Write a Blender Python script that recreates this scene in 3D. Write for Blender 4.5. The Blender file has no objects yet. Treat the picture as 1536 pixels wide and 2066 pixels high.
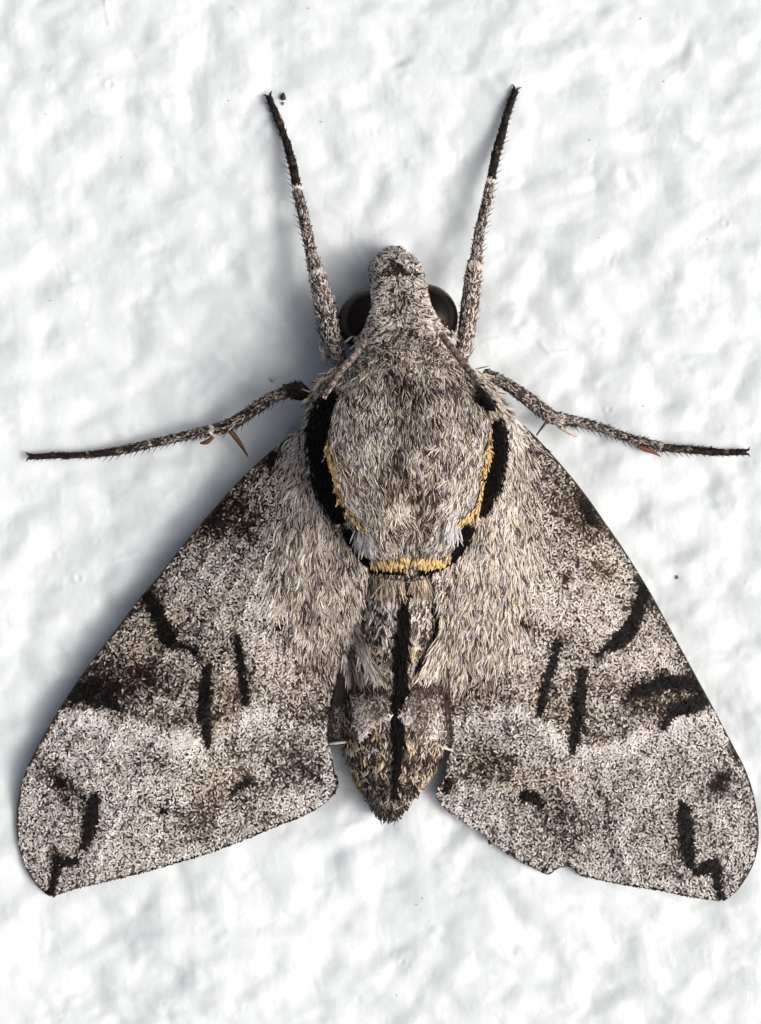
import bpy, math, random
import numpy as np
from mathutils import Vector
from mathutils.geometry import delaunay_2d_cdt

scene = bpy.context.scene
S = 0.001            # world units per unit of the moth's own measure (20 units = 1 mm of moth)
D = 3600.0           # lens height above the wall, same measure
CX, CY = 768.0, 1033.0

# ------------------------------------------------------------------ camera
cam_d = bpy.data.cameras.new('camera')
cam = bpy.data.objects.new('camera', cam_d)
scene.collection.objects.link(cam)
cam.location = (0, 0, D * S)
cam.rotation_euler = (0, 0, 0)
cam_d.sensor_fit = 'VERTICAL'
cam_d.angle = 2 * math.atan(1033.0 / D)
cam_d.clip_start = 0.01
cam_d.clip_end = 100
scene.camera = cam

# ------------------------------------------------------------------ sky and sun
SUN_EL, SUN_AZ = math.radians(46), math.radians(104)     # azimuth clockwise from +Y
world = bpy.data.worlds.new('World')
scene.world = world
world.use_nodes = True
wn = world.node_tree.nodes
sky = wn.new('ShaderNodeTexSky')
sky.sky_type = 'NISHITA'
sky.sun_disc = False
sky.sun_elevation = SUN_EL
sky.sun_rotation = SUN_AZ
sky.air_density = 0.25
sky.dust_density = 10.0
sky.ozone_density = 0.0
bg = wn['Background']
bg.inputs['Strength'].default_value = 0.15
world.node_tree.links.new(sky.outputs['Color'], bg.inputs['Color'])

sun_d = bpy.data.lights.new('sun', 'SUN')
sun_d.energy = 0.5
sun_d.angle = math.radians(14)
sun_d.color = (1.0, 0.995, 0.99)
sun = bpy.data.objects.new('sun', sun_d)
scene.collection.objects.link(sun)
to_sun = Vector((math.sin(SUN_AZ) * math.cos(SUN_EL), math.cos(SUN_AZ) * math.cos(SUN_EL), math.sin(SUN_EL)))
sun.rotation_euler = to_sun.to_track_quat('Z', 'Y').to_euler()
sun.location = to_sun * 5

scene.view_settings.view_transform = 'Standard'
scene.view_settings.look = 'None'
scene.view_settings.gamma = 1.0
scene.view_settings.exposure = 0.05

rng = np.random.default_rng(7)

# ------------------------------------------------------------------ helpers
def P(px, py, h):
    f = (D - h) / D
    return np.stack([(px - CX) * f, -(py - CY) * f, h + 0.0 * px], -1)

def tag(o, label=None, cat=None, group=None, kind=None):
    for k, v in (('label', label), ('category', cat), ('group', group), ('kind', kind)):
        if v:
            o[k] = v
    return o

def link(o, parent=None):
    scene.collection.objects.link(o)
    if parent is not None:
        o.parent = parent
    return o

def mesh_obj(name, V, F, mat, parent=None, col=None, smooth=True, kind=None):
    """V (n,3) in moth measure; F (m,3) or (m,4) int array, or a list of faces"""
    me = bpy.data.meshes.new(name)
    V = np.asarray(V, dtype=np.float64) * S
    if isinstance(F, np.ndarray):
        k = F.shape[1]
        me.vertices.add(len(V))
        me.vertices.foreach_set('co', V.astype(np.float32).ravel())
        me.loops.add(F.size)
        me.loops.foreach_set('vertex_index', F.astype(np.int32).ravel())
        me.polygons.add(len(F))
        me.polygons.foreach_set('loop_start', np.arange(0, F.size, k, dtype=np.int32))
        me.polygons.foreach_set('loop_total', np.full(len(F), k, dtype=np.int32))
        me.update(calc_edges=True)
        me.validate()
    else:
        me.from_pydata(V.tolist(), [], F)
        me.update()
    if col is not None:
        a = me.color_attributes.new('Col', 'FLOAT_COLOR', 'POINT')
        c4 = np.ones((len(V), 4), dtype=np.float32)
        c4[:, :3] = col
        a.data.foreach_set('color', c4.ravel())
    if smooth:
        me.polygons.foreach_set('use_smooth', np.ones(len(me.polygons), dtype=bool))
    me.materials.append(mat)
    o = bpy.data.objects.new(name, me)
    link(o, parent)
    if kind:
        o['kind'] = kind
    return o

def sstep(a, b, x):
    t = np.clip((x - a) / (b - a), 0, 1)
    return t * t * (3 - 2 * t)

def stroke_d(px, py, pts):
    """signed distance to a stroke whose half width varies along it"""
    best = np.full(px.shape, 1e9)
    if len(pts) == 1:
        x, y, r = pts[0]
        return np.hypot(px - x, py - y) - r
    for (x0, y0, r0), (x1, y1, r1) in zip(pts[:-1], pts[1:]):
        dx, dy = x1 - x0, y1 - y0
        t = np.clip(((px - x0) * dx + (py - y0) * dy) / (dx * dx + dy * dy + 1e-9), 0, 1)
        best = np.minimum(best, np.hypot(px - x0 - t * dx, py - y0 - t * dy) - (r0 + t * (r1 - r0)))
    return best

def in_poly(px, py, poly):
    inside = np.zeros(px.shape, bool)
    n = len(poly)
    for i in range(n):
        x0, y0 = poly[i]
        x1, y1 = poly[(i + 1) % n]
        c = (y0 > py) != (y1 > py)
        with np.errstate(divide='ignore', invalid='ignore'):
            xi = (x1 - x0) * (py - y0) / (y1 - y0 + 1e-12) + x0
        inside ^= c & (px < xi)
    return inside

def smooth_poly(pts, n=6, closed=True):
    """Catmull-Rom through the points"""
    P0 = np.array(pts, float)
    m = len(P0)
    out = []
    rngi = range(m if closed else m - 1)
    for i in rngi:
        if closed:
            a, b, c, d = P0[(i - 1) % m], P0[i], P0[(i + 1) % m], P0[(i + 2) % m]
        else:
            a, b, c, d = P0[max(i - 1, 0)], P0[i], P0[i + 1], P0[min(i + 2, m - 1)]
        for k in range(n):
            t = k / n
            out.append(0.5 * (2 * b + (c - a) * t + (2 * a - 5 * b + 4 * c - d) * t * t + (3 * b - a - 3 * c + d) * t ** 3))
    if not closed:
        out.append(P0[-1])
    return np.array(out)

def field(shape, cell, wl, width, seed):
    """band-limited noise of wavelength wl on a periodic grid"""
    r = np.random.default_rng(seed)
    w = np.fft.rfft2(r.standard_normal(shape))
    ky = np.fft.fftfreq(shape[0], cell)[:, None]
    kx = np.fft.rfftfreq(shape[1], cell)[None, :]
    k = np.hypot(kx, ky) * wl
    f = np.fft.irfft2(w * np.exp(-((k - 1) / width) ** 2), shape)
    return f / f.std()

class Noise:
    def __init__(self, wl, seed, cell=None, n=512, width=0.5):
        self.cell = cell or max(wl / 8.0, 1.0)
        self.n = n
        self.f = field((n, n), self.cell, wl, width, seed)
    def __call__(self, x, y):
        u = np.asarray(x) / self.cell % self.n
        v = np.asarray(y) / self.cell % self.n
        i0 = np.floor(u).astype(int) % self.n
        j0 = np.floor(v).astype(int) % self.n
        fu, fv = u - np.floor(u), v - np.floor(v)
        i1, j1 = (i0 + 1) % self.n, (j0 + 1) % self.n
        f = self.f
        return (f[j0, i0] * (1 - fu) + f[j0, i1] * fu) * (1 - fv) + (f[j1, i0] * (1 - fu) + f[j1, i1] * fu) * fv

nrow = Noise(6.6, 9, cell=1.2, n=1280, width=.32)
n18, n40, n90, n200 = Noise(18, 1), Noise(40, 2), Noise(90, 3), Noise(200, 4)

# ------------------------------------------------------------------ materials
def new_mat(name):
    m = bpy.data.materials.new(name)
    m.use_nodes = True
    nt = m.node_tree
    return m, nt, nt.nodes['Principled BSDF']

def scale_mat(name, rough=0.6, spec=0.18, sheen=0.0):
    m, nt, b = new_mat(name)
    at = nt.nodes.new('ShaderNodeAttribute')
    at.attribute_name = 'Col'
    tc = nt.nodes.new('ShaderNodeTexCoord')
    nz = nt.nodes.new('ShaderNodeTexNoise')
    nz.inputs['Scale'].default_value = 420
    nz.inputs['Detail'].default_value = 2
    nt.links.new(tc.outputs['Object'], nz.inputs['Vector'])
    mr = nt.nodes.new('ShaderNodeMapRange')
    mr.inputs['From Min'].default_value = 0.3
    mr.inputs['From Max'].default_value = 0.7
    mr.inputs['To Min'].default_value = 0.78
    mr.inputs['To Max'].default_value = 1.15
    nt.links.new(nz.outputs['Fac'], mr.inputs['Value'])
    mx = nt.nodes.new('ShaderNodeVectorMath')
    mx.operation = 'SCALE'
    nt.links.new(at.outputs['Color'], mx.inputs[0])
    nt.links.new(mr.outputs['Result'], mx.inputs['Scale'])
    nt.links.new(mx.outputs['Vector'], b.inputs['Base Color'])
    b.inputs['Roughness'].default_value = rough
    b.inputs['Specular IOR Level'].default_value = spec
    if sheen:
        b.inputs['Sheen Weight'].default_value = sheen
    return m

M_scale = scale_mat('moth_scales')
M_black = scale_mat('velvet_black', rough=0.8, spec=0.08)
M_skin = scale_mat('moth_skin', rough=0.6, spec=0.3)

m, nt, b = new_mat('eye_dark_brown')
M_eye = m
b.inputs['Base Color'].default_value = (0.006, 0.004, 0.0035, 1)
b.inputs['Roughness'].default_value = 0.22
b.inputs['Specular IOR Level'].default_value = 0.14
tc = nt.nodes.new('ShaderNodeTexCoord')
vo = nt.nodes.new('ShaderNodeTexVoronoi')
vo.inputs['Scale'].default_value = 300
bp = nt.nodes.new('ShaderNodeBump')
bp.inputs['Strength'].default_value = 0.25
bp.inputs['Distance'].default_value = 0.001
nt.links.new(tc.outputs['Object'], vo.inputs['Vector'])
nt.links.new(vo.outputs['Distance'], bp.inputs['Height'])
nt.links.new(bp.outputs['Normal'], b.inputs['Normal'])

m, nt, b = new_mat('white_wall_paint')
M_wall = m
tc = nt.nodes.new('ShaderNodeTexCoord')
nz = nt.nodes.new('ShaderNodeTexNoise')
nz.inputs['Scale'].default_value = 3.5
nz.inputs['Detail'].default_value = 6
cr = nt.nodes.new('ShaderNodeValToRGB')
cr.color_ramp.elements[0].position = 0.3
cr.color_ramp.elements[0].color = (0.642, 0.735, 0.772, 1)
cr.color_ramp.elements[1].position = 0.7
cr.color_ramp.elements[1].color = (0.672, 0.765, 0.802, 1)
nt.links.new(tc.outputs['Object'], nz.inputs['Vector'])
nt.links.new(nz.outputs['Fac'], cr.inputs['Fac'])
nt.links.new(cr.outputs['Color'], b.inputs['Base Color'])
b.inputs['Roughness'].default_value = 0.36
b.inputs['Specular IOR Level'].default_value = 0.38
f1 = nt.nodes.new('ShaderNodeTexNoise')
f1.inputs['Scale'].default_value = 60
f1.inputs['Detail'].default_value = 5
f1.inputs['Roughness'].default_value = 0.6
nt.links.new(tc.outputs['Object'], f1.inputs['Vector'])
bp = nt.nodes.new('ShaderNodeBump')
bp.inputs['Strength'].default_value = 0.28
bp.inputs['Distance'].default_value = 0.004
nt.links.new(f1.outputs['Fac'], bp.inputs['Height'])
nt.links.new(bp.outputs['Normal'], b.inputs['Normal'])

# ------------------------------------------------------------------ the wall
w110, w60, w30, w14 = Noise(116, 11, width=.42), Noise(62, 12, width=.42), Noise(32, 13, cell=4), Noise(14, 14, cell=2)
w300, wx, wy = Noise(420, 15), Noise(150, 16), Noise(150, 17)
bubbles = [(98, 172, 8), (222, 172, 11), (92, 128, 5), (24, 97, 4), (600, 10, 5), (1464, 452, 9), (1388, 128, 6),
           (158, 1166, 11), (775, 82, 6), (772, 52, 4), (1230, 826, 9), (812, 1942, 8), (4, 1836, 7), (560, 1850, 6),
           (1065, 1925, 6), (208, 1030, 6), (455, 265, 4), (1190, 640, 5)]
ridges = [[(212, 0, 3), (222, 50, 3)], [(180, 225, 3), (235, 245, 3)], [(470, 15, 4), (485, 25, 4)], [(975, 690, 3), (1010, 685, 3)],
          [(1090, 690, 4), (1110, 712, 4), (1150, 708, 3)], [(230, 1130, 3), (275, 1118, 3)], [(560, 320, 3), (590, 345, 3)]]
def wall_h(px, py):
    px0 = px
    px = px * 0.8
    qx = px + 4 * wx(px, py)
    qy = py + 4 * wy(px, py)
    a = w110(qx, qy)
    b_ = w60(qx + 300, qy)
    c = w30(px, py)
    h = 2.6 * a - 0.6 * np.sqrt(a * a + 0.3) + 0.95 * b_ - 0.2 * np.sqrt(b_ * b_ + 0.2) + 0.19 * c * (1 + .8 * w110(px + 700, py)) + 0.17 * w14(px, py) * np.clip(w60(px + 900, py + 300) - .5, 0, 1.5)
    h = h + 3.0 * w300(px, py)
    h = h - 0.22 * np.exp(-(w60(px * .8 + 1500, py + 900) / .13) ** 2) * np.clip(w110(px + 1900, py + 400) - .2, 0, 1.3)
    px = px0
    for x, y, r in bubbles:
        d = np.hypot(px - x, py - y) / r
        h = h + 0.13 * r * np.exp(-((d - 0.9) / 0.35) ** 2) - 0.08 * r * np.exp(-(d / 0.5) ** 2)
    for st in ridges:
        h = h + 2.0 * np.exp(-(np.maximum(stroke_d(px, py, st) + 3, 0) / 3.0) ** 2)
    return h - 2.0

def axis(lo, hi, fine, coarse, far):
    mid = np.arange(lo, hi + fine, fine)
    left = np.arange(lo - coarse, lo - far, -coarse)[::-1]
    right = np.arange(mid[-1] + coarse, hi + far, coarse)
    return np.concatenate([left, mid, right])
ax, ay = axis(-90, 1630, 3.7, 20, 2300), axis(-90, 2156, 3.7, 20, 2300)
GX, GY = np.meshgrid(ax, ay)
WZ = wall_h(GX.ravel(), GY.ravel())
WV = np.stack([GX.ravel() - CX, -(GY.ravel() - CY), WZ], -1)
nx, ny = len(ax), len(ay)
idx = np.arange(nx * ny).reshape(ny, nx)
WF = np.stack([idx[1:, :-1].ravel(), idx[1:, 1:].ravel(), idx[:-1, 1:].ravel(), idx[:-1, :-1].ravel()], -1)
wall = mesh_obj('wall', WV, WF, M_wall)
tag(wall, 'lumpy glossy white painted wall under the resting moth', 'wall', kind='structure')

# ------------------------------------------------------------------ blades: hairs and scales
ST = np.array([0.0, 0.35, 0.72, 1.0])
def blades(name, parent, root, tang, nrm, L, W, col, bend=0.0, lift=0.1, droop=0.0, prof=(0.55, 1.0, 0.9, 0.25), mat=None, base=0.5, tipcol=None):
    n = len(root)
    if n == 0:
        return None
    tang = tang / (np.linalg.norm(tang, axis=1, keepdims=True) + 1e-9)
    nrm = nrm / (np.linalg.norm(nrm, axis=1, keepdims=True) + 1e-9)
    side = np.cross(nrm, tang)
    side /= np.linalg.norm(side, axis=1, keepdims=True) + 1e-9
    L = np.broadcast_to(L, n)[:, None]
    W = np.broadcast_to(W, n)[:, None]
    bend = np.broadcast_to(bend, n)[:, None]
    lift = np.broadcast_to(lift, n)[:, None]
    roll = rng.normal(0, 0.25, n)[:, None]
    V = np.empty((n, 8, 3))
    for k, s in enumerate(ST):
        c = root + tang * (L * s) + side * (bend * L * s * s) + nrm * (base + L * (lift * s - droop * s * s))
        sd = side - tang * (2 * bend * s) + nrm * roll
        V[:, 2 * k] = c - sd * (W * prof[k] / 2)
        V[:, 2 * k + 1] = c + sd * (W * prof[k] / 2)
    q = np.array([[0, 1, 3, 2], [2, 3, 5, 4], [4, 5, 7, 6]])
    F = (np.arange(n)[:, None, None] * 8 + q[None]).reshape(-1, 4)
    C = np.repeat(col[:, None, :], 8, 1)
    if tipcol is not None:
        C[:, 6:] *= tipcol
    o = mesh_obj(name, V.reshape(-1, 3), F, mat or M_scale, parent, C.reshape(-1, 3), smooth=False, kind='stuff')
    return o

def frame(hf, px, py, ang):
    """root point, direction in the surface and surface normal for places on a height surface"""
    e = 2.0
    p0 = P(px, py, hf(px, py))
    tx = P(px + e, py, hf(px + e, py)) - P(px - e, py, hf(px - e, py))
    ty = P(px, py + e, hf(px, py + e)) - P(px, py - e, hf(px, py - e))
    n = np.cross(ty, tx)
    n[n[:, 2] < 0] *= -1
    n /= np.linalg.norm(n, axis=1, keepdims=True)
    t = tx * np.cos(ang)[:, None] + ty * np.sin(ang)[:, None]
    t /= np.linalg.norm(t, axis=1, keepdims=True)
    return p0, t, n

def jitter_grid(x0, x1, y0, y1, sp):
    xs, ys = np.meshgrid(np.arange(x0, x1, sp), np.arange(y0, y1, sp))
    xs = xs.ravel() + rng.uniform(-.6, .6, xs.size) * sp
    ys = ys.ravel() + rng.uniform(-.6, .6, ys.size) * sp
    o = rng.permutation(len(xs))
    return xs[o], ys[o]

RT = np.array([0.0, 0.22, 0.45, 0.68, 1.0])
RC = np.array([(0.007, 0.005, 0.005), (0.028, 0.019, 0.015), (0.132, 0.114, 0.099), (0.44, 0.425, 0.402), (0.80, 0.785, 0.76)])
def ramp(t):
    t = np.clip(t, 0, 1)
    return np.stack([np.interp(t, RT, RC[:, k]) for k in range(3)], -1)

def soft(px, py, pts, fall):
    return np.exp(-(np.maximum(stroke_d(px, py, pts), 0) / fall) ** 2)

def smooth1(a, k=9):
    ker = np.hanning(k + 2)[1:-1]
    ker /= ker.sum()
    return np.convolve(np.pad(a, k // 2, mode='edge'), ker, 'valid')

class Body:
    """a rounded trunk along the moth's length: rows of (y, left, right, widest height, top height)"""
    def __init__(self, rows, p=2.2, bottom=12.0, cap=0.0):
        r = np.array(rows, float)
        self.y = np.arange(r[0, 0], r[-1, 0] + 1.0)
        f = [smooth1(np.interp(self.y, r[:, 0], r[:, k]), 25) for k in range(1, 5)]
        self.l, self.r, self.zc, self.zt = f
        self.p, self.bottom, self.rows = p, bottom, r
    def at(self, py):
        g = lambda a: np.interp(py, self.y, a)
        l, r = g(self.l), g(self.r)
        return (l + r) / 2, (r - l) / 2, g(self.zc), g(self.zt)
    def u(self, px, py):
        c, w, zc, zt = self.at(py)
        return (px - c) / w
    def h(self, px, py):
        c, w, zc, zt = self.at(py)
        u = np.clip(np.abs((px - c) / w), 0, 0.995)
        return zc + (zt - zc) * (1 - u ** self.p) ** (1 / self.p)
    def mesh(self, name, parent, colf, nr=40, step=8):
        ys = np.arange(self.y[0], self.y[-1] + 0.1, step)
        th = np.linspace(0, 2 * np.pi, nr, endpoint=False)
        c, w, zc, zt = [a[:, None] for a in self.at(ys)]
        ct, st = np.cos(th)[None], np.sin(th)[None]
        e = 2 / self.p
        X = c + w * np.sign(ct) * np.abs(ct) ** e
        up = zc + (zt - zc) * np.abs(st) ** e
        lo = zc - (zc - self.bottom) * np.abs(st) ** e
        Z = np.where(st >= 0, up, lo)
        Y = np.broadcast_to(ys[:, None], X.shape)
        V = P(X.ravel(), Y.ravel(), Z.ravel())
        m = len(ys)
        F = []
        for i in range(m - 1):
            for j in range(nr):
                k = (j + 1) % nr
                F.append((i * nr + j, i * nr + k, (i + 1) * nr + k, (i + 1) * nr + j))
        F.append(tuple(range(nr))[::-1])
        F.append(tuple((m - 1) * nr + j for j in range(nr)))
        col = colf(X.ravel(), Y.ravel())
        return mesh_obj(name, V, F, M_skin, parent, col)

def flat_col(c):
    return lambda x, y: np.broadcast_to(np.array(c), (len(x), 3))

# ------------------------------------------------------------------ the moth
moth = bpy.data.objects.new('moth', None)
link(moth)
tag(moth, 'grey brown hawk moth with black streaked wings spread flat on white wall', 'moth')

thorax_b = Body([(672, 738, 892, 95, 172), (690, 726, 902, 105, 192), (712, 712, 918, 112, 206), (740, 688, 938, 118, 220), (770, 664, 964, 124, 236), (810, 630, 1000, 128, 252),
                 (850, 618, 1021, 135, 265), (900, 613, 1027, 136, 262), (950, 617, 1022, 138, 266), (1000, 634, 1006, 138, 266), (1050, 662, 976, 136, 262),
                 (1090, 690, 956, 136, 258), (1120, 708, 940, 134, 242), (1145, 730, 912, 132, 224), (1160, 765, 872, 130, 196)], p=2.3, bottom=14)
abdomen_b = Body([(1080, 725, 905, 100, 205), (1150, 722, 898, 98, 206), (1200, 720, 892, 95, 200), (1300, 712, 892, 88, 184), (1400, 698, 896, 78, 164),
                  (1470, 690, 902, 70, 146), (1520, 692, 898, 62, 130), (1545, 703, 886, 56, 118), (1575, 720, 866, 50, 104), (1600, 732, 846, 44, 90),
                  (1630, 750, 822, 36, 72), (1650, 762, 804, 28, 52)], p=2.1, bottom=8)
head_b = Body([(550, 752, 856, 90, 132), (575, 749, 862, 94, 146), (600, 742, 874, 98, 158), (630, 737, 886, 102, 168), (660, 730, 898, 106, 178), (690, 722, 904, 108, 190), (720, 714, 912, 110, 200)], p=2.9, bottom=30)
palp_b = Body([(496, 786, 806, 62, 76), (504, 772, 818, 62, 92), (515, 760, 836, 62, 108), (530, 746, 850, 70, 126), (548, 742, 856, 72, 136), (565, 745, 856, 72, 134), (580, 754, 850, 70, 118)], p=2.2, bottom=22)

DARK = (0.020, 0.014, 0.011)
thorax = thorax_b.mesh('thorax', moth, flat_col(DARK))
abdomen = abdomen_b.mesh('abdomen', moth, flat_col(DARK))
head = head_b.mesh('head', moth, flat_col(DARK))
palp = palp_b.mesh('palps', head, flat_col(DARK))

# --- eyes
def ball(name, c, r, mat, parent, n=28, squash=(1, 1, 1)):
    V, F = [], []
    m = n // 2
    for i in range(m + 1):
        a = math.pi * i / m
        for j in range(n):
            t = 2 * math.pi * j / n
            V.append((c[0] + r * squash[0] * math.sin(a) * math.cos(t), c[1] + r * squash[1] * math.sin(a) * math.sin(t), c[2] + r * squash[2] * math.cos(a)))
    for i in range(m):
        for j in range(n):
            k = (j + 1) % n
            F.append((i * n + j, (i + 1) * n + j, (i + 1) * n + k, i * n + k))
    return mesh_obj(name, V, F, mat, parent)
for x, y, r in ((753, 648, 68), (857, 641, 66)):
    c = P(np.array([x]), np.array([y]), np.array([92.0]))[0]
    ball('eye', c, r, M_eye, head, 40, (1, 1.0, 0.85))

def tube(name, pts, mat, parent, col, ns=10, n=5, kind=None):
    """pts: (px, py, h, r)"""
    q = smooth_poly(np.array(pts, float), n, closed=False)
    C = P(q[:, 0], q[:, 1], q[:, 2])
    R = q[:, 3]
    T = np.gradient(C, axis=0)
    T /= np.linalg.norm(T, axis=1, keepdims=True)
    side = np.cross(T, np.array([0, 0, 1.0]))
    side /= np.linalg.norm(side, axis=1, keepdims=True) + 1e-9
    up = np.cross(side, T)
    th = np.linspace(0, 2 * np.pi, ns, endpoint=False)
    V = C[:, None] + R[:, None, None] * (np.cos(th)[None, :, None] * side[:, None] + np.sin(th)[None, :, None] * up[:, None])
    m = len(C)
    F = [(i * ns + j, i * ns + (j + 1) % ns, (i + 1) * ns + (j + 1) % ns, (i + 1) * ns + j) for i in range(m - 1) for j in range(ns)]
    F.append(tuple(range(ns))[::-1])
    F.append(tuple((m - 1) * ns + j for j in range(ns)))
    colv = np.broadcast_to(np.array(col), (m * ns, 3))
    o = mesh_obj(name, V.reshape(-1, 3), F, mat, parent, colv, kind=kind)
    return o, (C, R, T, side, up)

# pale rim hairs round the lower edge of each eye
def eye_rim(x, y, r, a0, a1):
    a = np.radians(np.linspace(a0, a1, 9))
    tube('eye_rim', [(x + r * math.cos(t), y + r * math.sin(t), 88, 2.2) for t in a], M_skin, head, (0.42, 0.38, 0.33), 6, 3)
eye_rim(752, 648, 68, 178, 128)
eye_rim(858, 641, 66, 15, 52)

# ------------------------------------------------------------------ markings of the body
BLACK_BANDS = [
    [(670, 798, 13), (650, 830, 22), (642, 870, 20), (641, 916, 18), (648, 960, 20), (660, 1000, 20), (674, 1024, 18), (683, 1038, 12)],
    [(702, 1070, 9), (707, 1084, 14), (719, 1105, 17), (728, 1125, 15), (745, 1142, 9), (775, 1149, 6), (806, 1147, 5)],
    [(966, 773, 11), (976, 800, 19), (988, 822, 9)],
    [(1003, 858, 12), (1006, 882, 15), (1004, 920, 16), (998, 960, 17), (985, 1000, 15), (975, 1026, 9)],
    [(942, 1066, 10), (940, 1082, 14), (931, 1105, 12), (915, 1130, 9), (885, 1145, 6), (850, 1148, 5)]]
YELLOW_BANDS = [
    [(663, 893, 6), (664, 915, 9), (670, 935, 6), (677, 960, 5), (683, 985, 5), (689, 1008, 5)],
    [(702, 1030, 7), (714, 1045, 9), (725, 1058, 6), (739, 1072, 4)],
    [(738, 1131, 6), (768, 1134, 10), (800, 1131, 11), (824, 1126, 7)],
    [(834, 1126, 7), (860, 1132, 11), (890, 1129, 10), (915, 1120, 7), (927, 1113, 5)],
    [(986, 875, 4), (984, 910, 7), (978, 940, 6), (972, 975, 5), (966, 1010, 5), (957, 1033, 7), (940, 1040, 8), (925, 1056, 5)],
    [(645, 995, 3), (655, 1018, 4), (663, 1032, 3)], [(996, 1005, 3), (988, 1025, 4)]]
WHITE_TUFTS = [[(722, 1082, 5), (738, 1093, 8), (750, 1098, 9)], [(905, 1072, 8), (914, 1078, 9)]]

def any_band(px, py, bands):
    return np.min([stroke_d(px, py, b_) for b_ in bands], 0)

# --- thorax fur
px, py = jitter_grid(600, 1040, 672, 1170, 2.6)
uu = thorax_b.u(px, py)
ok = (np.abs(uu) < 0.97) & (py > 676) & (py < 1158)
px, py, uu = px[ok], py[ok], uu[ok]
def thorax_ang(px, py, uu):
    k = np.interp(py, [680, 760, 850, 950, 1050, 1150], [0.25, 0.35, 0.05, -0.35, -0.65, -0.5])
    return np.arctan2(1.0, k * np.sign(uu) * np.abs(uu) ** 0.7 + 0.05)
ang0 = thorax_ang(px, py, uu)
dB = any_band(px, py, BLACK_BANDS)
dY = any_band(px, py, YELLOW_BANDS)
isB, isY = dB < 0, (dY < -3.2)
isY &= ~isB
rest = ~isB & ~isY
N = rest.sum()
x, y, u_, a_ = px[rest], py[rest], uu[rest], ang0[rest]
front = sstep(800, 690, y)
a_ = a_ + rng.normal(0, 1, N) * (0.20 + 0.75 * front) + 0.30 * n40(x, y)
Lx = 0.64 - 0.20 * soft(x, y, [(816, 760, 8), (820, 790, 12), (840, 850, 18), (825, 910, 10)], 26) - 0.16 * soft(x, y, [(790, 960, 14)], 22) \
    - 0.12 * soft(x, y, [(860, 985, 14), (850, 1060, 10)], 25) - 0.03 * soft(x, y, [(745, 700, 10), (800, 710, 20), (870, 700, 10)], 22) \
    + 0.08 * soft(x, y, [(680, 870, 10), (720, 1000, 14), (760, 1090, 12)], 30) + 0.08 * soft(x, y, [(950, 880, 14), (930, 1000, 14)], 30) + 0.06 * n90(x, y) + 0.05 * n40(x, y)
t = Lx + np.where(rng.uniform(0, 1, N) < .5, rng.uniform(-.05, .34, N), rng.uniform(-.54, -.08, N))
col = ramp(t)
warm = np.clip(0.5 + 0.35 * n40(x + 500, y) + 0.7 * sstep(880, 1020, y) * sstep(.5, .2, np.abs(u_)) + 0.25 * sstep(870, 760, y), 0, 1)[:, None] * rng.uniform(0, 1, N)[:, None]
col = col * (1 - warm * np.array([0.0, 0.12, 0.34])) * np.array([0.98, 0.99, 1.0])
out = np.abs(u_) > 0.86
col[out] = col[out] * np.array([1.0, 0.93, 0.82])
r0, t0, n0 = frame(thorax_b.h, x, y, a_)
blades('fur', thorax, r0, t0, n0, rng.uniform(14, 25, N) * (1 - .25 * front), rng.uniform(1.5, 2.4, N), col, bend=rng.normal(0, .12, N), lift=rng.uniform(.08, .26, N), droop=.14, prof=(.7, 1, .75, .15))
# black bands, each an own tuft of velvet hair
for bi, bnd in enumerate(BLACK_BANDS):
    xs = [q[0] for q in bnd]; ys = [q[1] for q in bnd]
    x, y = jitter_grid(min(xs) - 26, max(xs) + 26, min(ys) - 26, max(ys) + 26, 3.6)
    u_ = thorax_b.u(x, y)
    k = (stroke_d(x, y, bnd) + rng.normal(0, 1.8, len(x)) < 0) & (np.abs(u_) < .985) & (y < 1158)
    x, y, u_ = x[k], y[k], u_[k]
    a_ = thorax_ang(x, y, u_) + rng.normal(0, .35, len(x))
    r0, t0, n0 = frame(thorax_b.h, x, y, a_)
    tt = rng.uniform(0.5, 1.3, len(x))[:, None]
    blades('black_band', thorax, r0, t0, n0, rng.uniform(8, 13, len(x)), rng.uniform(4.5, 6.5, len(x)), tt * np.array([[0.0035, 0.003, 0.0032]]), lift=rng.uniform(.15, .4, len(x)), mat=M_black, base=4.5, prof=(.8, 1, .8, .3))
for bi, bnd in enumerate(YELLOW_BANDS):
    xs = [q[0] for q in bnd]; ys = [q[1] for q in bnd]
    x, y = jitter_grid(min(xs) - 12, max(xs) + 12, min(ys) - 12, max(ys) + 12, 3.2)
    u_ = thorax_b.u(x, y)
    k = (stroke_d(x, y, bnd) < -2.2) & (any_band(x, y, BLACK_BANDS) > -2) & (np.abs(u_) < .985) & (y < 1158)
    x, y, u_ = x[k], y[k], u_[k]
    if len(x) == 0:
        continue
    a_ = thorax_ang(x, y, u_) + rng.normal(0, .3, len(x))
    r0, t0, n0 = frame(thorax_b.h, x, y, a_)
    c = np.array([[0.70, 0.48, 0.17]]) * rng.uniform(.55, 1.15, len(x))[:, None]
    pale = rng.uniform(0, 1, len(x))[:, None]
    mixd = (rng.uniform(0, 1, len(x)) < .3)
    c = c * (1 - .45 * pale) + np.array([[0.80, 0.67, 0.40]]) * .45 * pale
    c[mixd] = ramp(rng.uniform(.2, .8, mixd.sum())) * np.array([1, .85, .6])
    blades('yellow_band', thorax, r0, t0, n0, rng.uniform(9, 15, len(x)), rng.uniform(2.6, 3.8, len(x)), c, lift=rng.uniform(.15, .35, len(x)), base=4.5)
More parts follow.
